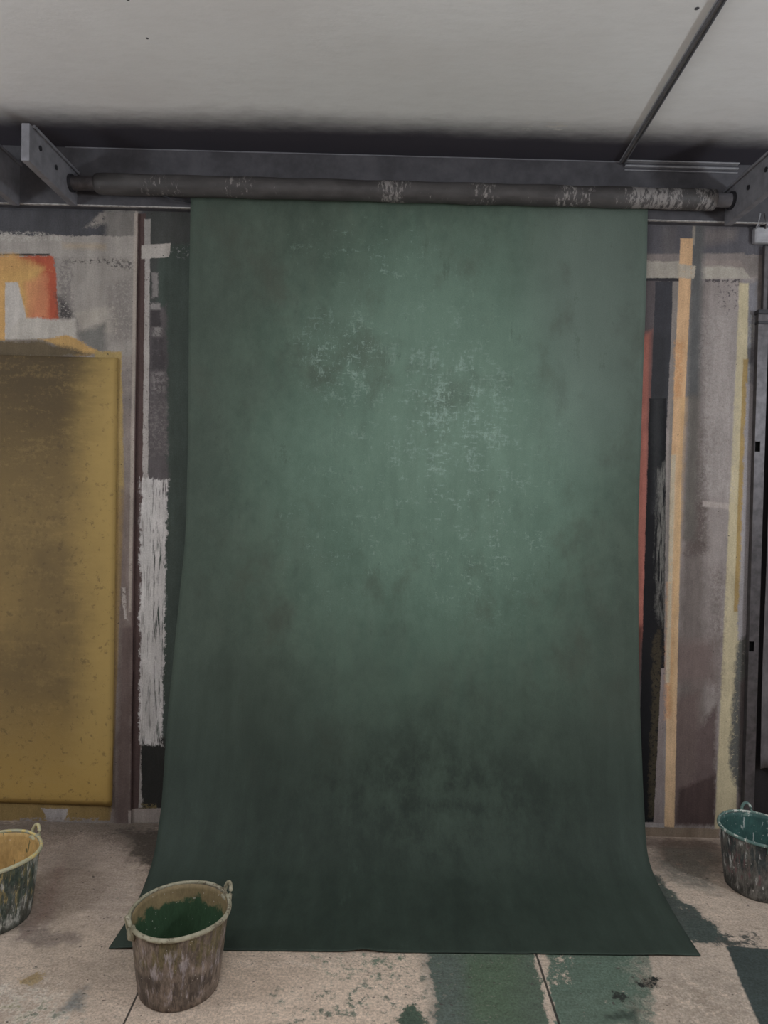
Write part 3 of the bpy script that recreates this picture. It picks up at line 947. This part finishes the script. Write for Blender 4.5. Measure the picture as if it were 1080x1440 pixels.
bd = link('canvas_backdrop', bm, M_BACKDROP, smooth=True)
tag(bd, 'wide green hand-painted canvas backdrop hanging from the roller and sweeping onto the floor', 'backdrop')
sol = bd.modifiers.new('thick', 'SOLIDIFY')
sol.thickness = .0022
sol.offset = -1


# ------------------------------------------------------------------ ochre canvas at the left
def make_ochre_mat():
    nt = NT('ochre painted canvas', .75, .2)
    oc = nt.coords('Object')
    LO = .63
    big = nt.noise(nt.mapv(oc, (1, 1, .7)), 3.0, 6, .6)
    hst = nt.noise(nt.mapv(oc, (5, 5, 22)), 1, 7, .75)
    fine = nt.noise(oc, 60, 6, .75)
    sx = nt.n('ShaderNodeSeparateXYZ')
    nt.s(sx.inputs[0], oc)
    c = nt.mix(nt.ramp(big, .3, .7), col(92, 78, 54, LO, .02), col(114, 96, 62, LO, .02))
    # brown upper zone
    z = nt.math('ADD', sx.outputs[2], nt.math('MULTIPLY', nt.math('SUBTRACT', big, .5), .9))
    z1 = atY(80, 760, WY).z
    z2 = atY(80, 500, WY).z
    c = nt.mix(nt.ramp(z, z1, z2, 0, .9), c, col(62, 53, 40, LO, .02))
    # ochre right and lower border (the brown glaze stops short of the edge)
    x = nt.math('ADD', sx.outputs[0], nt.math('MULTIPLY', nt.math('SUBTRACT', hst, .5), .12))
    x = nt.math('ADD', x, nt.math('MULTIPLY', nt.math('SUBTRACT', big, .5), .2))
    xa, xb = atY(85, 800, WY).x, atY(160, 800, WY).x
    c = nt.mix(nt.ramp(x, xa, xb, 0, .9), c, col(142, 120, 72, LO, .02))
    zz = nt.math('ADD', sx.outputs[2], nt.math('MULTIPLY', nt.math('SUBTRACT', big, .5), .5))
    c = nt.mix(nt.ramp(zz, atY(80, 1120, WY).z, atY(80, 960, WY).z, .8, 0), c, col(144, 118, 64, LO, .02))
    # dabs
    k = nt.math('MULTIPLY', nt.math('ADD', fine, hst), .5)
    c = nt.mix(nt.ramp(k, .50, .60, 0, .22), c, col(134, 114, 74, LO, .02))
    dk = nt.noise(nt.mapv(oc, (1, 1, 1), (3, 1, 2)), 34, 6, .75)
    c = nt.mix(nt.ramp(dk, .56, .66, 0, .45), c, col(66, 56, 44, LO, .02))
    nt.color(c)
    nt.bump(nt.math('ADD', nt.math('MULTIPLY', fine, .6), nt.math('MULTIPLY', nt.noise(nt.mapv(oc, (250, 250, 250)), 1, 2, .5), .4)), .3, .003)
    return nt.m


M_OCHRE = make_ochre_mat()
tl = atY(164, 503, WY - .03)
br = atY(156, 1133, WY - .03)
cx0 = -2.25
root = empty('stretched_canvas', ((cx0 + br.x) / 2, WY - .012, br.z))
tag(root, 'large brown and ochre canvas sheet pinned flat to the wall at the left edge', 'canvas')
ox, oy, oz = root.location
bm = bmesh.new()
NX, NZ = 50, 80
g = []
for j in range(NZ + 1):
    b = j / NZ
    xr_ = br.x + (tl.x - br.x) * b
    row = []
    for i in range(NX + 1):
        a = i / NX
        x = cx0 + (xr_ - cx0) * a
        z = br.z + (tl.z - br.z) * b
        dxe = (xr_ - x)
        dze = z - br.z
        dtop = tl.z - z
        dist = min(dxe, dze, dtop)
        y = -.014 - .006 * (1 - math.exp(-dist / .02))
        # pulled hem ridge just inside the edge, soft puckers
        y -= .004 * math.exp(-((dxe - .015) / .008) ** 2) + .004 * math.exp(-((dze - .015) / .008) ** 2)
        y += .003 * mnoise.noise(Vector((x * 4, z * 4, 1)))
        # diagonal crease into the lower right corner
        dgl = abs((dxe - dze) * .707)
        y -= .006 * math.exp(-(dgl / .012) ** 2) * math.exp(-(dxe + dze) / .18)
        row.append(bm.verts.new((x - ox, y, z - oz)))
    g.append(row)
for a, b in zip(g, g[1:]):
    for i in range(NX):
        bm.faces.new((a[i], a[i + 1], b[i + 1], b[i]))
# side returns to the wall
def skirt(vs):
    low = [bm.verts.new((v.co.x, -.001, v.co.z)) for v in vs]
    for i in range(len(vs) - 1):
        bm.faces.new((vs[i], vs[i + 1], low[i + 1], low[i]))
skirt([r[-1] for r in g])
skirt(g[0])
skirt(g[-1])
bmesh.ops.recalc_face_normals(bm, faces=bm.faces)
# coordinates in this object are relative to the root
M_OC = M_OCHRE
c_ob = link('cloth', bm, M_OC, root, smooth=True)
# shift texture lookup: bake position offset in the mapping of object coords
for nd in list(M_OCHRE.node_tree.nodes):
    if nd.type == 'TEX_COORD':
        mp = M_OCHRE.node_tree.nodes.new('ShaderNodeMapping')
        mp.inputs['Location'].default_value = (ox, oy, oz)
        links = [l.to_socket for l in nd.outputs['Object'].links]
        M_OCHRE.node_tree.links.new(nd.outputs['Object'], mp.inputs[0])
        for s_ in links:
            M_OCHRE.node_tree.links.new(mp.outputs[0], s_)


# ------------------------------------------------------------------ buckets
def bucket_mat(name, ext, int_, level):
    """ext: base, list of (colour, threshold, offset, zlo, zhi); int_: top colour, low colour"""
    nt = NT(name, .6, .3)
    uv = nt.coords('UV')
    sx = nt.n('ShaderNodeSeparateXYZ')
    nt.s(sx.inputs[0], uv)
    u, v = sx.outputs[0], sx.outputs[1]
    # cylindrical coordinates without a seam: object coords for x,y
    oc = nt.coords('Object')
    base, layers = ext
    blot = nt.noise(oc, 14, 5, .65)
    c = nt.mix(nt.ramp(blot, .3, .7), tuple(x * .7 for x in base[:3]) + (1,), tuple(x * 1.25 for x in base[:3]) + (1,))
    for i, (cc, thr, off, zlo, zhi, al) in enumerate(layers):
        n_ = nt.noise(nt.mapv(oc, (55, 55, 7), (off, off * 2, off)), 1, 5, .7)
        m_ = nt.noise(nt.mapv(oc, (9, 9, 9), (off * 3, 1, off)), 1, 3, .6)
        f = nt.ramp(nt.math('ADD', nt.math('MULTIPLY', n_, .6), nt.math('MULTIPLY', m_, .4)), thr, thr + .05, 0, al)
        zz = nt.math('ADD', v, nt.math('MULTIPLY', nt.math('SUBTRACT', n_, .5), .25))
        f = nt.math('MULTIPLY', f, nt.math('MULTIPLY', nt.ramp(zz, zlo - .05, zlo + .05), nt.ramp(zz, zhi - .05, zhi + .05, 1, 0)))
        c = nt.mix(f, c, cc)
    # inner side (u > 1 marks the inside)
    top, low, spl = int_
    n_ = nt.noise(nt.mapv(oc, (40, 40, 8)), 1, 6, .7)
    zz = nt.math('ADD', v, nt.math('MULTIPLY', nt.math('SUBTRACT', nt.noise(nt.mapv(oc, (14, 14, 10)), 1, 6, .75), .5), .6))
    ic = nt.mix(nt.ramp(zz, level - .04, level + .04), low, nt.mix(nt.ramp(blot, .35, .65), tuple(x * .75 for x in top[:3]) + (1,), top))
    if spl:
        ic = nt.mix(nt.ramp(nt.noise(nt.mapv(oc, (60, 60, 12), (4, 4, 1)), 1, 4, .6), .62, .66, 0, .8), ic, spl)
    mot = nt.noise(nt.mapv(oc, (1, 1, .35)), 75, 6, .8)
    c = nt.mix(.8, c, nt.mix(nt.ramp(mot, .35, .65), (.5, .5, .5, 1), (1.35, 1.35, 1.35, 1)), 'MULTIPLY')
    ic = nt.mix(.5, ic, nt.mix(nt.ramp(mot, .3, .7), (.6, .6, .6, 1), (1.2, 1.2, 1.2, 1)), 'MULTIPLY')
    ins = nt.math('GREATER_THAN', u, 1.5)
    c = nt.mix(ins, c, ic)
    sp = nt.noise(oc, 110, 3, .6)
    c = nt.mix(nt.ramp(sp, .68, .72, 0, .6), c, col(150, 145, 138, .36))
    nt.color(c)
    nt.bump(nt.math('ADD', nt.math('MULTIPLY', nt.noise(nt.mapv(oc, (60, 60, 12)), 1, 5, .7), .6), nt.math('MULTIPLY', sp, .3)), .6, .004)
    return nt.m


def rim_mat(name, a, b, spots=None):
    nt = NT(name, .55, .3)
    oc = nt.coords('Object')
    n_ = nt.noise(oc, 22, 6, .7)
    c = nt.mix(nt.ramp(n_, .38, .62), a, b)
    if spots:
        c = nt.mix(nt.ramp(nt.noise(nt.mapv(oc, None, (1, 2, 3)), 45, 4, .65), .56, .60), c, spots)
    nt.color(c)
    nt.bump(nt.noise(oc, 60, 5, .7), .5, .004)
    return nt.m


def make_bucket(loc, az, label, mats, R=.155, Hh=.240, rb=.121):
    body_m, rim_m, paint_m = mats
    root = empty('paint_bucket', loc, az)
    tag(root, label, 'bucket')
    bm = bmesh.new()
    uvl = bm.loops.layers.uv.new('UVMap')
    N = 72
    # profile: outside bottom centre -> outside -> rim -> inside -> inside bottom
    out = [(0, .004, 0), (rb * .8, .004, 0), (rb - .004, .0, 0), (rb, .004, 0)]
    for k in range(1, 15):
        t = k / 14
        r = rb + (R - .006 - rb) * (t ** .85)
        out.append((r, .004 + (Hh - .010) * t, 0))
    inn = []
    for k in range(14, 0, -1):
        t = k / 14
        r = rb + (R - .006 - rb) * (t ** .85) - .004
        inn.append((r, .010 + (Hh - .016) * t, 1))
    inn += [(rb - .008, .010, 1), (rb * .6, .008, 1), (0, .008, 1)]
    prof = out + inn
    rings = []
    for (r, z, side) in prof:
        if r == 0:
            rings.append([bm.verts.new((0, 0, z))])
        else:
            ring = []
            for i in range(N):
                th = 2 * PI * i / N
                wob = 1 + .010 * math.sin(2 * th + 1) * (z / Hh) + .004 * math.sin(5 * th)
                ring.append(bm.verts.new((r * wob * math.cos(th), r * wob * math.sin(th), z)))
            rings.append(ring)
    for a, b, pa, pb in zip(rings, rings[1:], prof, prof[1:]):
        uu = 2.0 if (pa[2] == 1 and pb[2] == 1) else .5
        def setuv(f):
            for lp in f.loops:
                lp[uvl].uv = (uu, lp.vert.co.z / Hh)
        for i in range(N):
            j = (i + 1) % N
            if len(a) == 1:
                setuv(bm.faces.new((a[0], b[j], b[i])))
            elif len(b) == 1:
                setuv(bm.faces.new((a[i], a[j], b[0])))
            else:
                setuv(bm.faces.new((a[i], a[j], b[j], b[i])))
    bmesh.ops.recalc_face_normals(bm, faces=bm.faces)
    link('body', bm, body_m, root, smooth=True)
    # rolled rim
    bm = bmesh.new()
    rp = [(R - .009, Hh - .006), (R - .008, Hh + .001), (R - .005, Hh + .002), (R + .000, Hh + .001), (R + .003, Hh - .004), (R + .002, Hh - .009), (R - .004, Hh - .011)]
    rr_ = []
    for i in range(N):
        th = 2 * PI * i / N
        wob = 1 + .010 * math.sin(2 * th + 1) + .004 * math.sin(5 * th)
        rr_.append([bm.verts.new((r * wob * math.cos(th), r * wob * math.sin(th), z + .0015 * math.sin(3 * th))) for r, z in rp])
    for i in range(N):
        a, b = rr_[i], rr_[(i + 1) % N]
        for k in range(len(rp)):
            kk = (k + 1) % len(rp)
            bm.faces.new((a[k], b[k], b[kk], a[kk]))
    bmesh.ops.recalc_face_normals(bm, faces=bm.faces)
    link('rim', bm, rim_m, root, smooth=True)
    # two lugs with a hole, standing on the rim, and the wire stub through each
    for s in (1, -1):
        bm = bmesh.new()
        x0 = s * (R + .002)
        path = []
        for k in range(13):
            th = PI * k / 12
            path.append((x0 + s * .008 * math.sin(th), -.020 * math.cos(th), Hh - .012 + .040 * math.sin(th) ** .8))
        path = [(x0 - s * .004, -.022, Hh - .030)] + path + [(x0 - s * .004, .022, Hh - .030)]
        add_tube(bm, path, [.005] + [.0062] * 13 + [.005], 10, flat=1.0)
        # boss plate on the wall of the bucket
        add_tube(bm, [(x0 - s * .012, 0, Hh - .026), (x0 + s * .004, 0, Hh - .024)], [.022, .016], 16)
        link('lug', bm, rim_m, root, smooth=True)
    # pool of paint in the bottom
    bm = bmesh.new()
    r = rb + (R - rb) * .10 - .004
    vs = [bm.verts.new((r * math.cos(2 * PI * i / 48), r * math.sin(2 * PI * i / 48), .030)) for i in range(48)]
    cvt = bm.verts.new((0, 0, .027))
    for i in range(48):
        bm.faces.new((vs[i], vs[(i + 1) % 48], cvt))
    link('paint', bm, paint_m, root, smooth=True)
    return root


def pos_from_rim(px, py, hh=.24):
    p = atZ(px, py, hh)
    return (p.x, p.y, 0.0)


LBk = .51
# front bucket
mB1 = bucket_mat('front bucket body',
                 (col(96, 84, 74, LBk), [(col(84, 76, 48, LBk), .50, 1, .55, 1.1, .85), (col(132, 124, 126, LBk), .52, 2.3, .15, .85, .75),
                                         (col(62, 54, 48, LBk), .50, 4.1, -.2, .45, .8), (col(58, 50, 42, LBk), .55, 6.2, .3, 1.0, .7)]),
                 (col(116, 100, 68, LBk), col(40, 64, 42, LBk), None), .76)
mR1 = rim_mat('front bucket rim', col(112, 108, 88, LBk), col(132, 127, 108, LBk), col(92, 84, 68, LBk))
mP1 = simple_mat('dark green paint', col(30, 58, 34, LBk)[:3], .35, .2, 10, .05)
make_bucket(pos_from_rim(254, 1277), math.radians(37), 'brown paint-caked bucket with green paint inside, standing on the left corner of the backdrop', (mB1, mR1, mP1), R=.152)
# left bucket
mB2 = bucket_mat('left bucket body',
                 (col(72, 76, 70, LBk), [(col(132, 116, 68, LBk), .50, 3, .3, 1.1, .8), (col(150, 150, 144, LBk), .52, 5.3, .1, 1.1, .8),
                                         (col(46, 60, 52, LBk), .50, 8.1, .2, 1.0, .8), (col(60, 58, 50, LBk), .50, 9.2, -.2, .4, .7)]),
                 (col(164, 132, 72, LBk), col(120, 92, 46, LBk), col(48, 66, 46, LBk)), .35)
mR2 = rim_mat('left bucket rim', col(150, 142, 104, LBk), col(132, 132, 112, LBk), col(168, 150, 86, LBk))
mP2 = simple_mat('ochre paint', col(140, 106, 46, LBk)[:3], .35, .2, 10, .05)
make_bucket(pos_from_rim(-9, 1197), math.radians(60), 'bucket with yellow ochre inside, on the floor below the ochre canvas', (mB2, mR2, mP2))
# right bucket
mB3 = bucket_mat('right bucket body',
                 (col(78, 76, 72, LBk), [(col(40, 50, 52, LBk), .50, 7, .5, 1.1, .8), (col(92, 66, 68, LBk), .53, 2.1, .3, .95, .8), (col(160, 162, 158, LBk), .56, 1.3, .1, 1.1, .85),
                                         (col(42, 42, 40, LBk), .48, 3.2, -.2, .3, .8)]),
                 (col(44, 76, 72, LBk), col(50, 70, 66, LBk), col(150, 156, 152, LBk)), .35)
mR3 = rim_mat('right bucket rim', col(60, 84, 80, LBk), col(84, 106, 98, LBk), col(156, 156, 148, LBk))
mP3 = simple_mat('teal paint', col(46, 70, 66, LBk)[:3], .35, .2, 10, .05)
make_bucket(pos_from_rim(1069, 1164), math.radians(80), 'bucket with dark teal inside and white drips outside, near the slotted post', (mB3, mR3, mP3))

# ------------------------------------------------------------------ slotted steel post and curtain at the right
PY = 3.072
pt = atY(1070, 440, PY)
pb = atY(1052, 1160, PY)
root = empty('steel_post', (0, 0, 0))
pw = .045
zs0, zs1 = 0.0, pt.z
xm = (atY(1073, 450, PY).x)
xbm = atY(1053, 1140, PY).x
root.location = (xbm, PY, 0)
tag(root, 'dark slotted steel post with square holes standing at the right end of the wall', 'post')
lean = (xm - xbm) / zs1
hole_z = [atY(1067, 628, PY).z, atY(1057, 909, PY).z]
bm = bmesh.new()


def xo(z): return lean * z


def sheared_box(bm, x0, x1, y0, y1, z0, z1):
    vs = add_box(bm, x0, x1, y0, y1, z0, z1)
    for v_ in vs:
        v_.co.x += xo(v_.co.z)


segs = [0.0]
for hz in sorted(hole_z):
    segs += [hz - .023, hz + .023]
segs.append(zs1)
for i in range(0, len(segs) - 1):
    z0, z1 = segs[i], segs[i + 1]
    if i % 2 == 0:
        sheared_box(bm, -pw / 2, pw / 2, -.004, 0, z0, z1)
    else:
        sheared_box(bm, -pw / 2, -.022, -.004, 0, z0, z1)
        sheared_box(bm, .002, pw / 2, -.004, 0, z0, z1)
sheared_box(bm, -pw / 2, -pw / 2 + .003, 0, .022, 0, zs1)
sheared_box(bm, pw / 2 - .003, pw / 2, 0, .022, 0, zs1)
link('channel', bm, M_STEEL, root)
bm = bmesh.new()
sheared_box(bm, -pw / 2 + .003, pw / 2 - .003, .016, .020, 0.01, zs1 - .01)
link('hole_shade', bm, simple_mat('post hole shade', (.006, .006, .006), .9, .1, 10, 0), root)  # near-black sheet stands in for the shade inside the holes
bm = bmesh.new()
sheared_box(bm, -pw / 2 - .006, pw / 2 + .02, -.014, .022, zs1 - .006, zs1 + .012)
sheared_box(bm, -pw / 2 - .003, pw / 2 + .02, -.010, .022, zs1 - .05, zs1 - .038)
link('collar', bm, M_BRACK2, root, bevel=.002)
bm = bmesh.new()
zc1 = atY(1076, 345, PY).z
sheared_box(bm, -.002, .018, .0, .02, zs1, zc1)
link('upper_rod', bm, M_STEEL, root, bevel=.003)

# pale box with wire hooks above the post
M_BOX = make_dark_scuffed('pale splattered metal', (.34, .34, .36), (.12, .11, .11), (50, 50, 50), .60)
a = atY(1062, 318, 3.068)
b = atY(1090, 342, 3.068)
root = empty('hook_box', (a.x, 3.068, b.z))
tag(root, 'small pale paint-splashed metal box with wire hooks above the post at the right edge', 'box')
bm = bmesh.new()
add_box(bm, 0, .16, 0, .032, 0, a.z - b.z)
link('body', bm, M_BOX, root, bevel=.010)
for k in range(4):
    bm = bmesh.new()
    x = .004 + k * .021
    hh = a.z - b.z
    pts = [(x, .0, hh - .01), (x + .003, -.01, hh + .008), (x + .010 + .004 * (k % 2), -.012, hh + .05), (x + .014, -.004, hh + .065), (x + .020, .006, hh + .04), (x + .018, .012, hh)]
    if k % 2: pts = [(2 * x + .02 - p[0], p[1], p[2]) for p in pts]
    add_tube(bm, pts, .0035, 8)
    link('hook', bm, M_RAILL if k % 2 == 0 else M_STEEL, root, smooth=True)

# dark grey cloth hanging beyond the post
bm = bmesh.new()
z0, z1 = .34, atY(1078, 440, 3.05).z
g = []
x_l = atY(1066, 1000, 3.06).x
for j in range(41):
    z = z0 + (z1 - z0) * j / 40
    row = []
    for i in range(61):
        x = x_l + .030 + lean * z + .75 * i / 60
        y = 3.065 + .018 * math.sin(i * .62 + .3 * math.sin(z * 2)) + .006 * mnoise.noise(Vector((x * 9, z * 2, 0)))
        row.append(bm.verts.new((x, y, z)))
    g.append(row)
for a_, b_ in zip(g, g[1:]):
    for i in range(60):
        bm.faces.new((a_[i], a_[i + 1], b_[i + 1], b_[i]))
cu = link('hanging_cloth', bm, simple_mat('grey cloth', (.13, .12, .125), .85, .35, 6, .2), smooth=True)
tag(cu, 'grey cloth hanging in folds right of the slotted post at the photo edge', 'cloth')
sol = cu.modifiers.new('thick', 'SOLIDIFY')
sol.thickness = .003

# ------------------------------------------------------------------ lights


def lamp(name, typ, loc, watts, color, **kw):
    ld = bpy.data.lights.new(name, typ)
    ld.energy = watts
    ld.color = color
    for k, v in kw.items():
        setattr(ld, k, v)
    o = bpy.data.objects.new(name, ld)
    o.location = loc
    COL.objects.link(o)
    return o


def aim(o, tgt):
    o.rotation_euler = (Vector(tgt) - Vector(o.location)).to_track_quat('-Z', 'Y').to_euler()


lamp('left_lamp', 'POINT', (-2.6, 1.1, 2.2), 48, (.89, .945, 1.0), shadow_soft_size=.16)
lamp('right_lamp', 'POINT', (2.6, 1.0, 2.15), 70, (.88, .94, 1.0), shadow_soft_size=.10)
lamp('overhead_lamp', 'POINT', (-.25, .35, 2.45), 40, (.98, .97, 1.0), shadow_soft_size=.25)

w = bpy.data.worlds.new('world')
sc.world = w
w.use_nodes = True
w.node_tree.nodes['Background'].inputs[0].default_value = (.02, .02, .02, 1)
w.node_tree.nodes['Background'].inputs[1].default_value = 0.2

sc.view_settings.view_transform = 'Standard'
sc.view_settings.look = 'None'
sc.view_settings.gamma = 1
sc.view_settings.exposure = -0.07
sc.view_settings.use_curve_mapping = False
